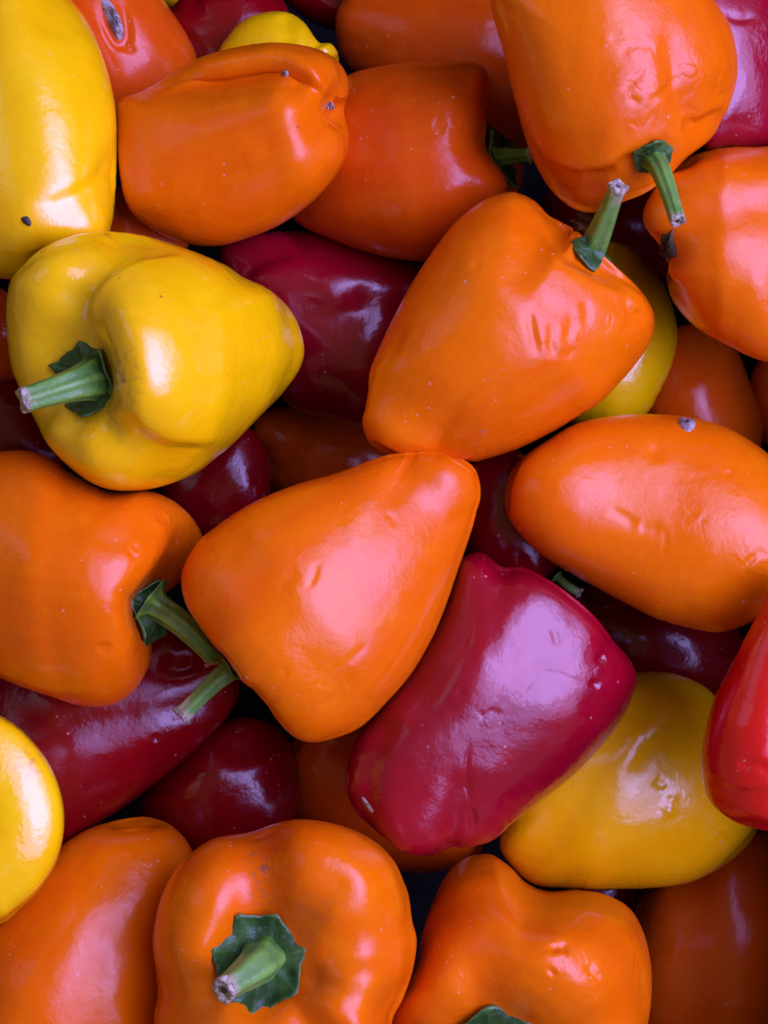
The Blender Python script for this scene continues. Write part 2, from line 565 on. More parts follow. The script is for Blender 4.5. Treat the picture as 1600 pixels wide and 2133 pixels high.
def build_calyx(parent, tri, b, n, rad, npts, seed, mat=None, lift=0.0008, cup=0.0):
    rng = random.Random(seed)
    n, u, v = frame_of(n)
    b = Vector(b)
    nr, na = 12, 72
    offs = [rng.uniform(-.28, .28) for _ in range(npts)]
    amp = [rng.uniform(0.75, 1.2) for _ in range(npts)]
    verts, ridge, rows = [], [], []
    for layer in (0, 1):
        for i in range(nr + 1):
            for j in range(na):
                ph = 2 * math.pi * j / na
                x = ph / (2 * math.pi) * npts
                best, bi = 9, 0
                for k in range(npts):
                    d = (x - k - offs[k] * 0.6 + npts / 2) % npts - npts / 2
                    if abs(d) < abs(best):
                        best, bi = d, k
                pt = max(0, 1 - abs(best) / 0.5)
                R = rad * (0.86 + 0.16 * amp[bi] * pt ** 2.2 + 0.03 * math.sin(2 * ph + seed) + 0.012 * math.sin(13 * ph + seed * 3) + 0.012 * math.sin(23 * ph + seed))
                t = i / nr
                rho = R * t
                p = b + u * (rho * math.cos(ph)) + v * (rho * math.sin(ph))
                hit = tri.ray_cast(p + n * 0.03, -n, 0.06)
                if hit[0] is not None:
                    hgt = (hit[0] - b).dot(n)
                    hgt = max(min(hgt, rho * 0.9 + 0.001), -rho * 0.35)
                else:
                    hgt = -rho * 0.35
                vein = max(0, 1 - abs(best) / 0.14) * t
                curl = rad * 0.14 * max(0, t - 0.75) / 0.25 * math.sin(3 * ph + seed * 1.7)
                th = rad * (0.05 + 0.18 * (1 - t) ** 2) * (1 - 0.55 * t) + vein * rad * 0.03 + 0.012 * rad * math.sin(9 * ph + 7 * t + seed)
                q = p + n * (hgt + lift + curl + cup * rho + (th if layer == 0 else -0.0006))
                verts.append(tuple(q))
                ridge.append(vein + (0.8 if t > 0.96 else 0))
    faces = []
    S = (nr + 1) * na
    for l in (0, 1):
        for i in range(nr):
            for j in range(na):
                j2 = (j + 1) % na
                f = (l * S + i * na + j, l * S + (i + 1) * na + j, l * S + (i + 1) * na + j2, l * S + i * na + j2)
                faces.append(f if l == 0 else f[::-1])
    for j in range(na):
        j2 = (j + 1) % na
        faces.append((nr * na + j, S + nr * na + j, S + nr * na + j2, nr * na + j2))
    return mesh_obj('calyx', verts, faces, mat or M_CALYX, parent, {'ridge': ridge})


def build_stem(parent, pts, r0, r1, seed, flare=1.7):
    """pts in parent space along the stem; a ridged tube that flares at the calyx, with a dried cut end"""
    rng = random.Random(seed)
    P = crom(pts, 10, closed=False)
    n = len(P)
    na = 40
    nridge = rng.choice((5, 6, 7))
    ph0 = rng.uniform(0, 6)
    verts, ridge, along = [], [], []
    t0 = Vector(P[1] - P[0]).normalized()
    _, u, v = frame_of(t0)
    for i in range(n):
        t = Vector(P[min(i + 1, n - 1)] - P[max(i - 1, 0)]).normalized()
        u = (u - t * u.dot(t)).normalized()
        v = t.cross(u)
        f = i / (n - 1)
        r = r1 + (r0 - r1) * (1 - f ** 1.3) + (flare - 1) * r0 * math.exp(-(f / 0.13) ** 2) + r1 * 0.22 * math.exp(-((f - 1) / 0.07) ** 2)
        r *= 1 + 0.04 * math.sin(9 * f + seed)
        for j in range(na):
            a = 2 * math.pi * j / na
            rd = 0.5 + 0.5 * math.cos(nridge * a + ph0 + 1.3 * f)
            rk = r * (0.90 + 0.14 * rd + 0.025 * math.sin(3 * a + 2 * f + seed))
            q = Vector(P[i]) + u * (rk * math.cos(a)) + v * (rk * math.sin(a))
            verts.append(tuple(q))
            ridge.append(rd)
            along.append(f)
    faces = []
    for i in range(n - 1):
        for j in range(na):
            j2 = (j + 1) % na
            faces.append((i * na + j, i * na + j2, (i + 1) * na + j2, (i + 1) * na + j))
    faces.append(tuple(range(na))[::-1])
    faces.append(tuple((n - 1) * na + j for j in range(na)))
    o = mesh_obj('stem', verts, faces, M_STEM, parent, {'ridge': ridge, 'along': along})
    # dried end: uneven rim with a sunken pith
    cv, cf = [], []
    e = Vector(P[-1])
    prof = [(1.06, -0.35), (1.10, 0.0), (1.0, 0.22), (0.8, 0.26), (0.55, 0.10), (0.35, -0.10), (0.1, -0.16)]
    for (pr, pz) in prof:
        for j in range(na):
            a = 2 * math.pi * j / na
            k = r1 * 1.17 * pr * (1 + 0.10 * math.sin(4 * a + seed) + 0.05 * math.sin(9 * a))
            q = e + u * (k * math.cos(a)) + v * (k * math.sin(a)) + t * (r1 * (pz + 0.12 * math.sin(3 * a + seed * 2.0)))
            cv.append(tuple(q))
    for i in range(len(prof) - 1):
        for j in range(na):
            j2 = (j + 1) % na
            cf.append((i * na + j, i * na + j2, (i + 1) * na + j2, (i + 1) * na + j))
    cf.append(tuple((len(prof) - 1) * na + j for j in range(na)))
    mesh_obj('cut_end', cv, cf, M_CUT, o)
    pv = []
    for k, (pr, pz) in enumerate([(0.42, 0.0), (0.25, 0.10), (0.02, 0.12)]):
        for j in range(16):
            a = 2 * math.pi * j / 16
            q = e + u * (r1 * pr * math.cos(a)) + v * (r1 * pr * math.sin(a)) + t * (r1 * (pz - 0.02))
            pv.append(tuple(q))
    pf = [(i * 16 + j, i * 16 + (j + 1) % 16, (i + 1) * 16 + (j + 1) % 16, (i + 1) * 16 + j) for i in range(2) for j in range(16)]
    pf.append(tuple(32 + j for j in range(16)))
    mesh_obj('pith', pv, pf, M_PITH, o)
    return o


def build_patch(name, parent, tri, cen, zc, poly, height, seed, mat, rim=0.0):
    """a raised scar lying on the skin: outline in photo pixels, draped along the surface"""
    rng = random.Random(seed)
    T = crom(poly, 8)
    c = T.mean(0)
    na, nr = len(T), 6
    verts = []
    for i in range(nr + 1):
        t = i / nr
        for j in range(na):
            p = c + (T[j] - c) * t
            W = to_world(np.array([p[0], -p[1], 0.0]), zc) - cen
            C = np.array([0, 0, DIST]) - cen
            d = Vector(W - C).normalized()
            hit = tri.ray_cast(Vector(C), d)
            if hit[0] is None:
                nn = tri.find_nearest(Vector(W))
                pos, nrm = nn[0], nn[1]
            else:
                pos, nrm = hit[0], hit[1]
            if nrm.dot(d) > 0:
                nrm = -nrm
            hh = height * (1 - t ** 2) * (1 + 0.35 * math.sin(j * 1.9 + i * 2.3 + seed)) + rim * math.exp(-((t - 0.8) / 0.15) ** 2)
            if i == nr:
                hh = -0.0003
            verts.append(tuple(pos + nrm * (hh + 0.00005)))
    faces = [(i * na + j, i * na + (j + 1) % na, (i + 1) * na + (j + 1) % na, (i + 1) * na + j) for i in range(nr) for j in range(na)]
    return mesh_obj(name, verts, faces, mat, parent)


# ------------------------------------------------------------------ the peppers, topmost first
HI = (190, 270)
LO = (80, 110)
SPECS = [
 dict(id='O12', col='orange', label='large orange sweet pepper in the centre, pointed tip up, stem over dark red pepper',
  outline=[(378,1225),(382,1180),(410,1130),(450,1095),(520,1050),(600,1015),(700,985),(790,950),(860,938),(920,938),(965,955),(995,985),(1004,1030),(995,1070),(980,1120),(955,1190),(930,1260),(900,1330),(860,1400),(810,1460),(760,1510),(710,1535),(655,1547),(610,1535),(575,1500),(555,1470),(530,1440),(505,1420),(490,1398),(470,1370),(445,1345),(415,1305),(390,1268)],
  axis=(0.75,-0.65,0.12), L=1.35, tip=0.42, roll=25, seed=3, res=HI, depth=0.9, groove=.06, tilt=(-.22,0),
  stem=dict(base=(500,1385,-30), mid=(455,1415,-10), tip=(378,1490,-5), r0=26, r1=17), calyx=(36,5), calyx_at=(484,1392,(-.7,-.6,-.35)),
  dents=[([(870,1060),(770,1230),(690,1380)],22,130,130),([(575,1235),(600,1205),(625,1190)],3,16,16),([(640,1225),(655,1200),(660,1170)],2.5,7,7),([(690,1400),(730,1375),(770,1335)],2.5,8,8),([(660,1475),(700,1450),(750,1400)],2.5,7,7),([(590,1385),(596,1415)],2,7,7),([(800,1070),(818,1080),(822,1100)],2,8,6)],
  wrinkle=[(600,1215,45,.35),(700,1440,70,.3),(430,1180,60,.25)]),
 dict(id='Y2', col='yellow', label='yellow sweet pepper with thick green stem and calyx facing left',
  outline=[(12,640),(20,590),(45,555),(90,515),(150,490),(220,481),(290,488),(350,505),(420,530),(470,552),(505,575),(550,595),(592,628),(620,670),(634,725),(625,770),(590,820),(540,870),(490,920),(455,950),(410,985),(350,1010),(290,1022),(230,1020),(180,1000),(130,960),(95,920),(75,880),(50,830),(25,770),(14,700)],
  axis=(0.72,-0.06,-0.7), L=1.25, tip=0.5, roll=75, seed=5, res=HI, tilt=(-.12,0), pole=(198,790), groove=.08, dimple=.16,
  stem=dict(base=(205,788,8), mid=(150,803,70), tip=(48,834,110), r0=52, r1=20), calyx=(80,6),
  dents=[([(215,745),(184,660),(195,605),(240,558),(300,530),(390,522)],46,80,9),([(228,745),(198,662),(208,614),(252,570),(308,546),(390,536)],-14,8,70),([(262,850),(290,905),(340,936),(400,942),(470,935)],20,14,60)],
  cork=[(250,790,36,50,.7),(190,870,40,20,.4),(130,760,30,40,.3)], wrinkle=[(420,780,60,.15)]),
 dict(id='Y1', col='yellow', label='yellow sweet pepper cut off by the upper left edge, dark scar low on it',
  outline=[(110,-40),(155,5),(192,60),(222,140),(240,220),(244,300),(243,380),(236,460),(215,510),(150,545),(60,575),(20,582),(-40,570),(-110,520),(-160,400),(-190,250),(-180,100),(-120,-40),(-30,-110),(50,-95)],
  axis=(0.2,0.8,0.45), L=1.35, tip=0.62, roll=10, seed=8, res=HI, groove=.05, zmax=-40,
  dents=[([(248,270),(226,345),(185,395),(120,425),(50,432)],15,55,22)],
  scar=[([(44,452),(58,450),(66,462),(64,472),(56,470),(46,462)],0.0006,'pit')]),
 dict(id='R18', col='red', label='bright red sweet pepper at the right edge with folded blossom end',
  outline=[(1640,1190),(1600,1230),(1570,1290),(1530,1370),(1490,1450),(1467,1530),(1460,1600),(1472,1660),(1510,1700),(1560,1722),(1620,1730),(1700,1700),(1760,1600),(1770,1450),(1730,1300),(1690,1200)],
  axis=(-0.1,0.9,0.25), L=1.5, tip=0.6, roll=40, seed=11,
  dents=[([(1462,1610),(1510,1645),(1570,1652),(1640,1640)],12,9,30),([(1535,1600),(1570,1592),(1610,1605)],6,10,10)]),
 dict(id='O20', col='orange', label='orange sweet pepper with green stem and calyx facing up, at the bottom',
  outline=[(318,1980),(320,1930),(335,1870),(360,1820),(400,1775),(450,1745),(520,1733),(570,1715),(620,1706),(680,1712),(740,1730),(790,1760),(825,1800),(850,1860),(860,1920),(868,1960),(860,2020),(840,2080),(820,2120),(810,2180),(780,2260),(600,2320),(400,2280),(330,2200),(320,2120),(328,2060)],
  axis=(0.08,0.10,-0.95), L=1.1, tip=0.5, lobes=4, roll=20, seed=14, res=HI, pole=(545,2000), groove=.10, dimple=.26,
  stem=dict(base=(552,1990,-12), mid=(535,2012,60), tip=(466,2062,140), r0=60, r1=21), calyx=(100,7), zmax=-60,
  dents=[([(555,1890),(560,1820),(548,1740)],20,48,48),([(430,2050),(370,2070),(318,2060)],18,48,48),([(660,2040),(740,2070),(840,2090)],20,50,50),([(650,1900),(700,1850)],8,40,40)],
  cork=[(545,1800,26,45,.8),(550,1860,30,30,.35),(670,1890,60,50,.16),(370,2060,40,80,.16)], wrinkle=[(545,1800,40,.25)]),
 dict(id='O6', col='orange', label='wrinkled orange sweet pepper at the upper right, thin green stem hanging down',
  outline=[(1010,-60),(1018,10),(1045,100),(1070,200),(1092,285),(1112,340),(1145,395),(1190,433),(1240,443),(1290,425),(1350,400),(1392,370),(1430,330),(1480,290),(1515,235),(1535,180),(1538,130),(1525,60),(1490,0),(1450,-70),(1300,-150),(1120,-130)],
  axis=(-0.25,-0.85,0.32), L=1.25, tip=0.55, roll=30, seed=17, res=HI, groove=.10, zmax=-110,
  stem=dict(base=(1340,325,70), mid=(1374,350,150), tip=(1412,460,230), r0=36, r1=13),
  calyx=(46,5), calyx_at=(1358,322,(0.25,-0.85,0.45)),
  dents=[([(1088,270),(1120,335),(1170,368),(1225,376),(1275,362),(1310,338),(1360,312),(1405,285)],40,14,75),
         ([(1400,285),(1425,245),(1412,200),(1400,120),(1385,40)],16,22,30),([(1420,250),(1460,255),(1515,225)],14,10,30),
         ([(1295,192),(1322,165),(1350,138)],3.5,7,10),([(1285,108),(1330,92),(1366,102)],3,7,10),([(1350,212),(1385,190),(1404,155)],3.5,7,10),([(1308,202),(1335,218)],3,8,8),([(1265,80),(1335,76)],2,7,7),([(1210,360),(1250,362),(1285,350)],8,8,8),([(1160,395),(1200,402)],6,9,9)],
  wrinkle=[(1470,150,70,.8),(1350,150,80,.35),(1440,230,50,.6),(1350,250,50,.4)]),
 dict(id='O9', col='orange', label='orange sweet pepper with deep skin wrinkles and a green stem pointing up',
  outline=[(1055,400),(1090,405),(1120,422),(1148,450),(1200,480),(1245,520),(1290,560),(1328,596),(1354,632),(1364,665),(1360,700),(1340,740),(1300,790),(1250,840),(1200,870),(1150,900),(1080,935),(1010,958),(985,962),(940,958),(880,955),(830,955),(790,940),(765,915),(753,880),(758,850),(765,815),(770,770),(790,720),(830,640),(870,570),(910,510),(950,460),(1000,420)],
  axis=(-0.72,0.68,0.16), L=1.3, tip=0.42, roll=-10, seed=21, res=HI, groove=.10, tilt=(-.1,0), zmax=-20,
  stem=dict(base=(1218,545,-10), mid=(1243,500,70), tip=(1288,388,170), r0=44, r1=16), calyx=(40,5), calyx_at=(1222,530,(0.55,0.75,0.35)),
  dents=[([(1125,445),(1155,492),(1190,528),(1230,552),(1285,582),(1335,625)],34,60,18),([(1104,640),(1110,690),(1124,745)],5,8,12),([(1142,668),(1153,692),(1149,718),(1160,750)],4.5,8,12),([(1186,640),(1192,672),(1184,700),(1188,730)],4,9,12),([(1216,622),(1224,650),(1220,684)],3.5,8,12),([(1160,740),(1185,738),(1205,722)],2.5,10,8),
         ([(770,820),(800,755),(850,660)],8,35,16),([(1260,600),(1300,650),(1330,690)],6,14,14),([(1290,610),(1320,650),(1345,670)],5,9,9),([(1120,440),(1110,500),(1080,560)],8,40,40),([(985,560),(1000,545)],2,9,9)],
  wrinkle=[(1310,660,60,.7),(1180,690,60,.25),(1340,640,40,.6)]),
 dict(id='O11', col='orange', label='smooth oval orange sweet pepper on the right with small dark scar on top',
  outline=[(1050,1040),(1054,1005),(1070,970),(1098,943),(1142,914),(1200,882),(1270,866),(1350,862),(1430,868),(1500,885),(1560,915),(1605,950),(1650,1010),(1670,1100),(1640,1220),(1600,1270),(1560,1300),(1500,1318),(1440,1310),(1370,1290),(1290,1250),(1200,1202),(1130,1160),(1080,1112),(1056,1076)],
  axis=(-0.93,-0.2,0.05), L=1.3, tip=0.75, roll=15, seed=24, res=HI, groove=.03, tilt=(-.12,.08), zmax=-60, depth=.9,
  dents=[([(1270,1060),(1300,1075),(1330,1095)],3,9,12),([(1330,1100),(1380,1105)],3,14,10),([(1380,1090),(1385,1130),(1378,1170)],1.5,6,5),([(1365,940)],4,20,20),([(1290,1010),(1340,1020),(1400,1010)],8,90,80),([(1515,980),(1522,995)],2,9,9),([(1540,1190),(1570,1160),(1600,1145)],3,8,8)],
  wrinkle=[(1460,1090,40,.25),(1580,1170,50,.5),(1360,940,30,.3)],
  scar=[([(1410,872),(1425,880),(1440,874),(1450,882),(1442,898),(1428,898),(1416,888)],0.0014,'grey')]),
 dict(id='O13', col='orange', label='lobed orange sweet pepper at the left edge, stem tucked beneath the centre one',
  outline=[(-40,950),(20,938),(70,940),(110,957),(150,985),(220,1022),(300,1020),(350,1035),(390,1065),(415,1100),(424,1135),(412,1170),(385,1205),(345,1240),(315,1265),(310,1310),(318,1345),(310,1390),(280,1440),(230,1470),(170,1472),(100,1450),(30,1425),(-60,1380),(-150,1300),(-180,1150),(-120,1000)],
  axis=(-0.93,-0.05,-0.3), L=1.2, tip=0.5, tilt=(-.22,0), roll=80, seed=27, res=HI, groove=.03, dimple=.11, zmax=-50, calyx_at=(322,1280,(0.88,0,0.42)),
  stem=dict(base=(335,1268,25), mid=(380,1300,30), tip=(448,1368,-25), r0=33, r1=20), calyx=(72,6),
  dents=[([(262,1135),(278,1155),(285,1170)],5,6,6),([(275,1130),(290,1150)],4,6,6),([(200,1345),(220,1350),(225,1335)],5,9,9),([(330,1085),(350,1075)],4,9,9)],
  wrinkle=[(340,1090,40,.5),(280,1150,40,.4),(220,1340,30,.4)]),
 dict(id='O3', col='orange', label='orange sweet pepper at the upper left, blossom end with two small scars pointing right',
  outline=[(244,215),(300,186),(350,160),(420,120),(500,97),(570,88),(640,95),(690,115),(720,150),(728,190),(718,235),(727,280),(720,330),(690,380),(640,430),(580,470),(520,495),(460,512),(400,510),(340,490),(290,460),(262,420),(250,370),(244,300)],
  axis=(0.86,-0.25,0.32), L=1.2, tip=0.82, roll=-15, seed=31, res=HI, tipgroove=.6, tip_px=(687,222), groove=.08, zmax=-30,
  dents=[([(687,225),(660,185),(625,150),(570,128),(470,142),(380,160),(300,188)],54,50,11),([(655,205),(612,168),(560,146),(470,158),(380,176),(310,202)],-15,9,55),([(687,225),(715,240),(735,245)],26,20,20),([(690,225),(640,270),(560,300)],10,30,40)],
  scar=[([(680,216),(690,214),(698,222),(692,229),(682,226)],0.0008,'brown'),([(588,148),(598,147),(602,156),(594,160)],0.0008,'brown')]),
 dict(id='Y15', col='yellow', label='round yellow sweet pepper at the lower left edge with ring-shaped shine',
  outline=[(-60,1466),(0,1490),(50,1525),(100,1585),(128,1655),(134,1720),(120,1790),(85,1850),(40,1895),(0,1925),(-100,1950),(-220,1880),(-260,1700),(-200,1540)],
  axis=(0.05,-0.05,0.99), L=0.8, tip=0.85, roll=0, seed=34, groove=.04, uneven=.012, cork=[(70,1590,50,40,.3)]),
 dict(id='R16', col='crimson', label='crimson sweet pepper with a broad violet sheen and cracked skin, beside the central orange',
  outline=[(950,1180),(972,1155),(1010,1152),(1048,1178),(1090,1182),(1140,1205),(1190,1240),(1240,1285),(1280,1335),(1310,1370),(1327,1410),(1320,1450),(1290,1510),(1240,1570),(1190,1620),(1130,1665),(1070,1715),(1030,1750),(980,1765),(940,1768),(890,1785),(840,1775),(800,1745),(770,1720),(740,1690),(720,1640),(725,1580),(745,1530),(790,1470),(840,1400),(880,1330),(920,1250)],
  axis=(-0.5,0.85,0.1), L=1.3, tip=0.55, roll=-20, seed=37, res=HI, groove=.06, depth=.95, tilt=(-.18,0),
  dents=[([(1140,1330),(1060,1480),(980,1620)],20,120,120),([(1330,1395),(1280,1400),(1245,1425),(1205,1420),(1160,1402),(1120,1405),(1090,1440),(1050,1465),(1010,1490),(985,1515)],1.4,6,6),([(1000,1500),(1020,1485),(1045,1478)],2,7,7),([(980,1545),(972,1590),(975,1640),(982,1680)],3,5,5),
         ([(978,1680),(986,1700),(990,1730)],5,7,9),([(1150,1305),(1158,1325),(1164,1350)],2.2,7,9),([(1245,1380),(1260,1365)],6,8,8),([(960,1440)],3,10,10),([(1230,1420),(1248,1430)],6,7,7),
         ([(1050,1180),(1000,1240),(940,1330),(880,1440)],14,60,50),([(760,1690),(770,1600),(800,1520)],12,30,30),([(930,1770),(945,1700),(960,1640)],6,25,25)],
  wrinkle=[(1010,1500,45,.2),(1255,1380,50,.35),(980,1690,35,.3)],
  scar=[([(752,1660),(760,1662),(778,1688),(776,1694),(764,1684)],0.0003,'pale')]),
 dict(id='O21', col='orange', label='two-shouldered orange sweet pepper at the bottom, tip of green calyx at frame edge',
  outline=[(815,2095),(845,2050),(868,2000),(880,1940),(900,1880),(930,1820),(970,1787),(1020,1778),(1060,1800),(1100,1838),(1140,1855),(1200,1852),(1260,1862),(1310,1890),(1340,1940),(1355,2000),(1358,2060),(1350,2133),(1330,2220),(1200,2320),(1000,2330),(860,2260),(812,2160)],
  axis=(0.15,-0.5,-0.8), L=1.1, tip=0.55, lobes=4, roll=40, seed=41, res=HI, pole=(1030,2165), groove=.07, dimple=.14, zmax=-60,
  stem=dict(base=(1035,2175,0), mid=(1030,2215,60), tip=(1010,2290,90), r0=36, r1=20), calyx=(104,6),
  dents=[([(1120,1840),(1090,1900),(1060,2000),(1040,2090)],9,60,60),([(1140,1985),(1170,1970),(1180,1985)],7,8,8),([(1225,2005),(1235,2025),(1250,2040)],7,8,8),([(1145,2030),(1155,2020)],6,9,9)],
  wrinkle=[(1170,1985,40,.7),(1240,2030,35,.7),(1320,2010,20,.5),(960,2060,60,.2)]),
 dict(id='O8', col='orange', label='orange sweet pepper at the right edge with dried brown calyx at its left end',
  outline=[(1340,440),(1368,385),(1420,335),(1480,312),(1560,306),(1650,320),(1710,450),(1700,600),(1650,740),(1590,753),(1520,722),(1450,682),(1405,632),(1388,585),(1392,545),(1372,510),(1345,475)],
  axis=(0.93,0.1,0.1), L=1.2, tip=0.5, roll=60, seed=44, groove=.13, dimple=.3, zmax=-110,
  leaves=[(1392,515,20,34,0,'dry')],
  dents=[([(1380,520),(1440,470),(1520,440),(1600,430)],18,50,50)]),
 dict(id='O4', col='deep_orange', label='orange sweet pepper with dark green calyx facing right, behind the wrinkled one',
  outline=[(590,330),(640,220),(690,180),(740,150),(830,131),(900,128),(970,125),(1012,138),(1042,180),(1052,225),(1062,270),(1082,310),(1092,350),(1080,400),(1045,450),(990,505),(900,542),(830,540),(760,525),(690,500),(620,465),(588,400)],
  axis=(-0.93,0.08,-0.2), L=1.2, tip=0.55, roll=10, seed=47, groove=.08, res=HI, dimple=.12, pole=(1030,325),
  stem=dict(base=(1040,325,60), mid=(1065,325,70), tip=(1105,322,75), r0=22, r1=15), calyx=(82,6), calyx_at=(1032,325,(0.8,0,0.6)),
  dents=[([(965,170),(1000,215),(1010,270)],10,30,30),([(900,250),(930,270)],2,14,14)],
  wrinkle=[(940,180,70,.3),(970,260,60,.35),(850,160,60,.2)]),
 dict(id='O19', col='orange', label='large smooth orange sweet pepper in the lower left corner',
  outline=[(-80,2000),(0,1890),(100,1785),(165,1735),(230,1710),(300,1700),(350,1715),(385,1745),(405,1790),(410,1880),(400,1990),(395,2133),(370,2260),(100,2320),(-90,2250)],
  axis=(0.3,-0.85,0.15), L=1.4, tip=0.55, roll=50, seed=51, groove=.05, tilt=(-.35,.1), zmax=-160,
  dents=[([(260,1720),(230,1900),(180,2100)],10,60,60)]),
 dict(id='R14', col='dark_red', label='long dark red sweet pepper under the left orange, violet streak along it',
  outline=[(-60,1400),(60,1330),(200,1295),(340,1300),(430,1330),(485,1380),(502,1430),(482,1485),(430,1545),(350,1612),(260,1680),(190,1730),(125,1780),(40,1785),(-40,1680),(-90,1550)],
  axis=(0.88,-0.4,0.05), L=1.7, tip=0.5, roll=35, seed=54, groove=.10, res=HI,
  dents=[([(330,1380),(380,1390),(420,1370)],10,20,20),([(320,1530),(330,1545)],5,5,5),([(500,1420),(380,1470),(200,1510),(60,1520)],8,35,35)]),
 dict(id='Y17', col='ochre', label='ochre yellow sweet pepper with forked white shine, below the crimson one',
  outline=[(1040,1760),(1060,1700),(1100,1620),(1200,1480),(1280,1412),(1350,1398),(1420,1408),(1490,1450),(1550,1550),(1582,1650),(1578,1725),(1545,1775),(1480,1820),(1400,1846),(1250,1852),(1130,1848),(1075,1815)],
  axis=(0.75,0.45,0.1), L=1.2, tip=0.6, roll=20, seed=57, groove=.07, res=HI, zmax=-100, tilt=(-.15,0),
  dents=[([(1410,1480),(1320,1610),(1240,1790)],-14,70,60),([(1362,1626),(1388,1640)],4,9,9),([(1400,1665)],-3,9,9),([(1395,1690)],-5,10,10)],
  wrinkle=[(1395,1690,25,.6),(1500,1725,25,.6)]),
 dict(id='R24', col='crimson', label='crimson sweet pepper in the gap between yellow stem pepper and wrinkled orange pepper',
  outline=[(455,530),(490,497),(560,483),(640,480),(740,495),(850,530),(910,580),(890,700),(830,830),(770,885),(690,872),(600,842),(540,760),(480,650)],
  axis=(0.6,0.75,0.1), L=1.3, tip=0.6, roll=15, seed=61, groove=.10,
  dents=[([(500,600),(525,560),(580,533),(660,525)],14,40,12),([(640,640),(700,660),(760,640)],10,35,35)]),
 dict(id='Y10', col='yellow', label='mottled greenish yellow sweet pepper peeking out behind the wrinkled orange pepper',
  outline=[(1150,520),(1230,495),(1310,513),(1350,545),(1385,595),(1405,650),(1412,700),(1400,760),(1372,822),(1340,870),(1270,900),(1190,880),(1130,800),(1110,650)],
  axis=(0.1,0.95,0.05), L=1.3, tip=0.6, roll=5, seed=64, groove=.07),
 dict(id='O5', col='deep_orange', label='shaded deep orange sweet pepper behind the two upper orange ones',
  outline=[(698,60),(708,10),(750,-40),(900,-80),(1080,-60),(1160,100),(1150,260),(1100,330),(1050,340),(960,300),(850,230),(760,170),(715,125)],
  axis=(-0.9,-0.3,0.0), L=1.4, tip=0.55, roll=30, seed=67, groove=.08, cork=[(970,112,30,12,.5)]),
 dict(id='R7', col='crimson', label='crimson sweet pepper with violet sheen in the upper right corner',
  outline=[(1450,-40),(1560,-70),(1700,-60),(1760,100),(1720,260),(1620,310),(1520,312),(1465,310),(1440,230),(1445,80)],
  axis=(0.3,0.9,0.2), L=1.2, tip=0.6, roll=15, seed=71, groove=.07, tilt=(-.6,0), zmax=-60, tol=220,
  dents=[([(1505,28),(1540,40),(1570,35)],6,6,6)]),
 dict(id='O27', col='deep_orange', label='reddish orange sweet pepper with a split grey scar, at the top left',
  outline=[(130,-40),(230,-80),(310,-40),(355,20),(392,75),(412,125),(405,190),(340,240),(240,260),(180,200),(140,80)],
  axis=(0.45,0.85,0.15), L=1.3, tip=0.6, roll=20, seed=74, groove=.07, zmax=-240, tilt=(-.3,0),
  scar=[([(208,-8),(226,-2),(244,22),(256,50),(260,76),(250,88),(236,72),(224,48),(214,22)],0.0012,'grey'),([(228,16),(240,32),(250,56),(252,74),(244,64),(234,40)],0.0017,'brown')],
  dents=[([(205,0),(218,50),(245,95),(268,80),(262,30),(240,-10)],9,14,8),([(255,100),(285,105)],5,8,8)]),
 dict(id='Y29', col='yellow', label='small yellow sweet pepper top peeking out above an orange one',
  outline=[(455,120),(475,75),(510,40),(555,25),(600,26),(635,48),(662,85),(692,92),(706,125),(690,180),(600,220),(490,200)],
  axis=(-0.7,0.5,0.2), L=1.1, tip=0.6, roll=15, seed=77, groove=.10,
  dents=[([(590,25),(600,60),(605,100)],8,20,20),([(650,80),(660,110),(665,150)],14,14,14)]),
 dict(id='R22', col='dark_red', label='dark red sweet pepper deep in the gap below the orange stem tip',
  outline=[(290,1670),(370,1570),(440,1510),(520,1493),(590,1525),(622,1600),(615,1700),(570,1780),(450,1810),(330,1760)],
  axis=(0.3,0.9,0.2), L=1.2, tip=0.6, roll=15, seed=81, groove=.08,
  dents=[([(430,1520),(500,1560),(560,1540)],10,30,30)]),
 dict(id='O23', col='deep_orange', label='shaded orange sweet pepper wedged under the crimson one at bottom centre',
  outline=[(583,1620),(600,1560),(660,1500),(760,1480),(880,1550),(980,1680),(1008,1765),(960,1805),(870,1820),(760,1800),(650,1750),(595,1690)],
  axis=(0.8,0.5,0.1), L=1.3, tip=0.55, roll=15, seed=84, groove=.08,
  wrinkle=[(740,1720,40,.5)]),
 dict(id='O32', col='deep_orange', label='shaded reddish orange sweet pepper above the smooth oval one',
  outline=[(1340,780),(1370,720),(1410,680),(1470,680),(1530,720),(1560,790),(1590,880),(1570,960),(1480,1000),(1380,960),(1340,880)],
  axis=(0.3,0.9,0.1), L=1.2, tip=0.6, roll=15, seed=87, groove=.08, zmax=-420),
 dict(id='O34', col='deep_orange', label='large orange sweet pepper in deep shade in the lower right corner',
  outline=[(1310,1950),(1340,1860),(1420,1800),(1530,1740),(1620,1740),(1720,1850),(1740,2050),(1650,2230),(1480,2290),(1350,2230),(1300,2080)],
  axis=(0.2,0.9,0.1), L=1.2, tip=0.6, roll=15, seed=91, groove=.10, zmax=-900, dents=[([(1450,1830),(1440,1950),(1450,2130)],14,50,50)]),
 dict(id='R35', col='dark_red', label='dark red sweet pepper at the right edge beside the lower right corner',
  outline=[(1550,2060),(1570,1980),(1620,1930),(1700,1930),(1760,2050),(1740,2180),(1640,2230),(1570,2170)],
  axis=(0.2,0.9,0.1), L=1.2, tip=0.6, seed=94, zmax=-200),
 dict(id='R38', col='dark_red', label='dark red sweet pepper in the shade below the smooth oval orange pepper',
  outline=[(1180,1270),(1240,1210),(1350,1180),(1460,1230),(1540,1310),(1560,1400),(1520,1470),(1420,1480),(1290,1450),(1200,1380)],
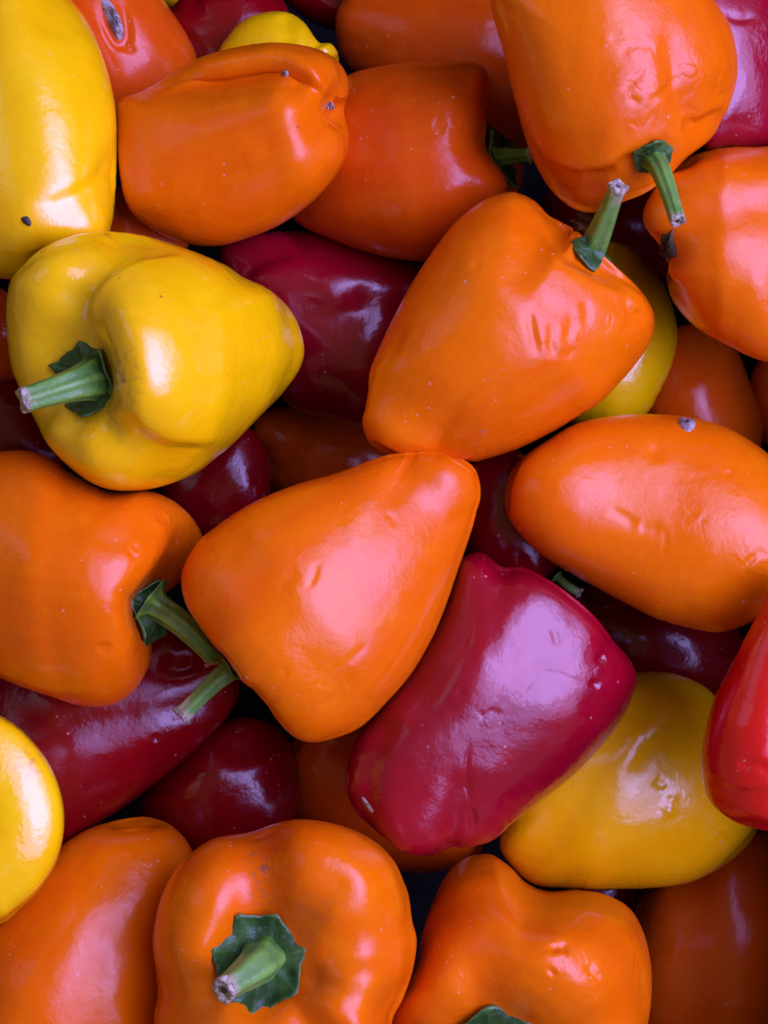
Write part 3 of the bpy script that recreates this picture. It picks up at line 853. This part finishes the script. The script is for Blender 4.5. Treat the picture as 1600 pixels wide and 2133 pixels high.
  axis=(0.9,0.3,0.1), L=1.2, tip=0.6, seed=97, zmax=-520),
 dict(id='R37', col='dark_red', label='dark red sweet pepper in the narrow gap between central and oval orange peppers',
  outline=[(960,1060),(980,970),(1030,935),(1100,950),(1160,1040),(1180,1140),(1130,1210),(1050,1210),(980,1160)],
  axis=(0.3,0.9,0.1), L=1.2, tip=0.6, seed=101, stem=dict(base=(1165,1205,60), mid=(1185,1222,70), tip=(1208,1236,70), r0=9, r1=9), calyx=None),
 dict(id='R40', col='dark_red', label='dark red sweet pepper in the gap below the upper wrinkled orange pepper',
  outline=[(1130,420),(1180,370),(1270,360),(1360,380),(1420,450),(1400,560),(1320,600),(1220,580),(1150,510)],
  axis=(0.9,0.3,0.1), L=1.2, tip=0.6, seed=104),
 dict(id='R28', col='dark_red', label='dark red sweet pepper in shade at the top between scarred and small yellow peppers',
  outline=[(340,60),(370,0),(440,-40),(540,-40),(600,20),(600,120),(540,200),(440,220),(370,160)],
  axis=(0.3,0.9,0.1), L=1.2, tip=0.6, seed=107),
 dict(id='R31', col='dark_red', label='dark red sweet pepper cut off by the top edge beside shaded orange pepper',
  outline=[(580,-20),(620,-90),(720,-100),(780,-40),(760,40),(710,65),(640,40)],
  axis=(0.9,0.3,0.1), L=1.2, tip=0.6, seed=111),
 dict(id='Y30', col='yellow', label='sliver of yellow sweet pepper at the top edge, right of the scarred one',
  outline=[(325,-20),(340,-70),(390,-90),(430,-50),(425,-5),(395,18),(360,22),(338,8)],
  axis=(0.2,0.9,0.3), L=1.1, tip=0.7, seed=114),
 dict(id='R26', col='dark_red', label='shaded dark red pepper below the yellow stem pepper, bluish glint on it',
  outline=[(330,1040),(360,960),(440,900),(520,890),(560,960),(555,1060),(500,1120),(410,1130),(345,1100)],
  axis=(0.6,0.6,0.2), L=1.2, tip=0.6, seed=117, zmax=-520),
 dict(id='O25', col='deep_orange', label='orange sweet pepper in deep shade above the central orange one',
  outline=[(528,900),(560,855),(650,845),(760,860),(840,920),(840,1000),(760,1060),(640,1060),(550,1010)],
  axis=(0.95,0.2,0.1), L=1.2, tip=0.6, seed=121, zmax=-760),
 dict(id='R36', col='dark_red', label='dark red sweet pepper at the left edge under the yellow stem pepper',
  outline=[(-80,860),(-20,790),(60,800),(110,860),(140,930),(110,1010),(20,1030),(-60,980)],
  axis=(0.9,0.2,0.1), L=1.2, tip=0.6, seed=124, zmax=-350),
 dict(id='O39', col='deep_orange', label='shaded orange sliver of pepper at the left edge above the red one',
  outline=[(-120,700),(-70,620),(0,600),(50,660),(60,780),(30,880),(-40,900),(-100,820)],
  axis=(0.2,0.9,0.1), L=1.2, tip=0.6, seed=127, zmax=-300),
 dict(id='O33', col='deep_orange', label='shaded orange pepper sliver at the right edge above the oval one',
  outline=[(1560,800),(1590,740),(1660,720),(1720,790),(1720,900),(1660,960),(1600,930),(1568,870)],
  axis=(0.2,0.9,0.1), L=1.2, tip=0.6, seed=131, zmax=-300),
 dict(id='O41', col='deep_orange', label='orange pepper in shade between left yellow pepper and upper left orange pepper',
  outline=[(180,430),(230,390),(320,400),(390,460),(380,540),(300,570),(210,540)],
  axis=(0.8,0.4,0.1), L=1.2, tip=0.6, seed=134),
 dict(id='R42', col='dark_red', label='dark red sweet pepper glimpsed under the ochre yellow one at lower right',
  outline=[(1180,1830),(1240,1790),(1340,1800),(1390,1860),(1370,1930),(1290,1950),(1200,1910)],
  axis=(0.8,0.4,0.1), L=1.2, tip=0.6, seed=137),
]

# settle the pile: each pepper sinks until it rests under the ones lying over it
CELL = 12
GX0, GY0, GW, GH = -420, -2520, 220, 240
placed = []
for sp in SPECS:
    sh = pepper_shape({**{'res': LO if int(sp['seed']) >= 87 else (110, 150)}, **sp})
    sp['sh'] = sh
    V = sh['V']
    ix = np.clip(((V[:, 0] - GX0) / CELL).astype(int), 0, GW - 1)
    iy = np.clip(((V[:, 1] - GY0) / CELL).astype(int), 0, GH - 1)
    top = np.full((GW, GH), -1e9)
    bot = np.full((GW, GH), 1e9)
    np.maximum.at(top, (ix, iy), V[:, 2])
    np.minimum.at(bot, (ix, iy), V[:, 2])
    zc = float(sp.get('zmax', 0))
    for (zj, bj) in placed:
        m = (top > -1e8) & (bj < 1e8)
        if m.sum() >= 3:
            gap = np.sort((bj + zj - top)[m])
            zc = min(zc, gap[int(len(gap) * 0.04)] + sp.get('tol', 45))
    sp['zc'] = zc
    placed.append((zc, bot))

zmin = 0
for sp in SPECS:
    sh, zc = sp['sh'], sp['zc']
    zmin = min(zmin, zc + sh['V'][:, 2].min())
    print('PEPPER', sp['id'], round(zc), round(sh['V'][:, 2].min()), round(sh['V'][:, 2].max()))
    cen = to_world(np.array([sh['ct'][0], sh['ct'][1], sh['V'][:, 2].min()]), zc)
    root = bpy.data.objects.new('sweet_pepper', None)
    root.empty_display_size = 0.01
    sc.collection.objects.link(root)
    root.location = cen
    root['label'] = sp['label']
    root['category'] = 'pepper'
    root['group'] = 'sweet peppers in the pile'
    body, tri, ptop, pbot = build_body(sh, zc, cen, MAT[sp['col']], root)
    n_out = -sh['a']
    if sp.get('calyx'):
        rad, npt = sp['calyx']
        cb = ptop
        if 'calyx_at' in sp:
            x, y, nv = sp['calyx_at']
            n_out = np.array(nv) / np.linalg.norm(nv)
            C = np.array([0, 0, DIST]) - cen
            W = to_world(np.array([x, -y, 0.0]), zc) - cen
            hit = tri.ray_cast(Vector(C), Vector(W - C).normalized())
            cb = np.array(hit[0]) if hit[0] is not None else W
        build_calyx(root, tri, cb, n_out, rad * PXM, npt, sp['seed'])
    if 'stem' in sp:
        st = sp['stem']
        bz = None
        P = []
        if sp.get('calyx') and 'calyx_at' not in sp:
            hb = sh['V'][:sh['nth'], 2].mean()
        else:
            hb = 0.0
        for key in ('base', 'mid', 'tip'):
            x, y, h = st[key]
            P.append(to_world(np.array([x, -y, hb + h]), zc) - cen)
        P0 = P[0] - (P[1] - P[0]) / np.linalg.norm(P[1] - P[0]) * st['r0'] * PXM * 0.8
        build_stem(root, [P0, P[0], P[1], P[2]], st['r0'] * PXM, st['r1'] * PXM, sp['seed'])
    for lf in sp.get('leaves', []):
        x, y, rx, ry, ang = lf[:5]
        ca, sa = math.cos(math.radians(ang)), math.sin(math.radians(ang))
        rg = random.Random(sp['seed'] + x)
        poly = []
        for k in range(11):
            a = 2 * math.pi * k / 11
            rr = 1.15 if k % 2 else 0.8
            rr *= rg.uniform(0.85, 1.1)
            dx, dy = rx * rr * math.cos(a), ry * rr * math.sin(a)
            poly.append((x + dx * ca - dy * sa, y + dx * sa + dy * ca))
        build_patch('calyx', root, tri, cen, zc, poly, 0.0018, sp['seed'], M_DRY if len(lf) > 5 else M_CALYX)
    for (poly, hgt, kind) in sp.get('scar', []):
        build_patch('blossom_scar' if kind == 'pit' else 'skin_scar', root, tri, cen, zc, poly, hgt, sp['seed'],
                    {'pit': M_DRY, 'brown': M_SCAR, 'grey': M_SCAR, 'pale': M_CUT}[kind])

# ------------------------------------------------------------------ floor they lie on, and added shade walls
zf = zmin * PXM - 0.002
me = bpy.data.meshes.new('crate_floor')
S = 0.5
me.from_pydata([(-S, -S, zf), (S, -S, zf), (S, S, zf), (-S, S, zf)], [], [(0, 1, 2, 3)])
me.materials.append(M_CRATE)
fl = bpy.data.objects.new('crate_floor', me)
sc.collection.objects.link(fl)
fl['kind'] = 'structure'
for nm, x0, x1, y0, y1 in (('unseen_shade_wall', 0.137, 0.17, -0.23, 0.23), ('unseen_shade_wall', -0.17, -0.150, -0.23, 0.23),
                           ('unseen_shade_wall', -0.17, 0.17, 0.2305, 0.2425), ('unseen_shade_wall', -0.17, 0.17, -0.2425, -0.2305)):  # out-of-view walls added to block side light from the deep peppers
    z0, z1 = zf + 0.0005, -0.004
    me = bpy.data.meshes.new(nm)
    me.from_pydata([(x, y, z) for z in (z0, z1) for (x, y) in ((x0, y0), (x1, y0), (x1, y1), (x0, y1))], [],
                   [(0, 3, 2, 1), (4, 5, 6, 7), (0, 1, 5, 4), (1, 2, 6, 5), (2, 3, 7, 6), (3, 0, 4, 7)])
    me.materials.append(M_CRATE)
    cw = bpy.data.objects.new(nm, me)
    sc.collection.objects.link(cw)
    cw['kind'] = 'structure'
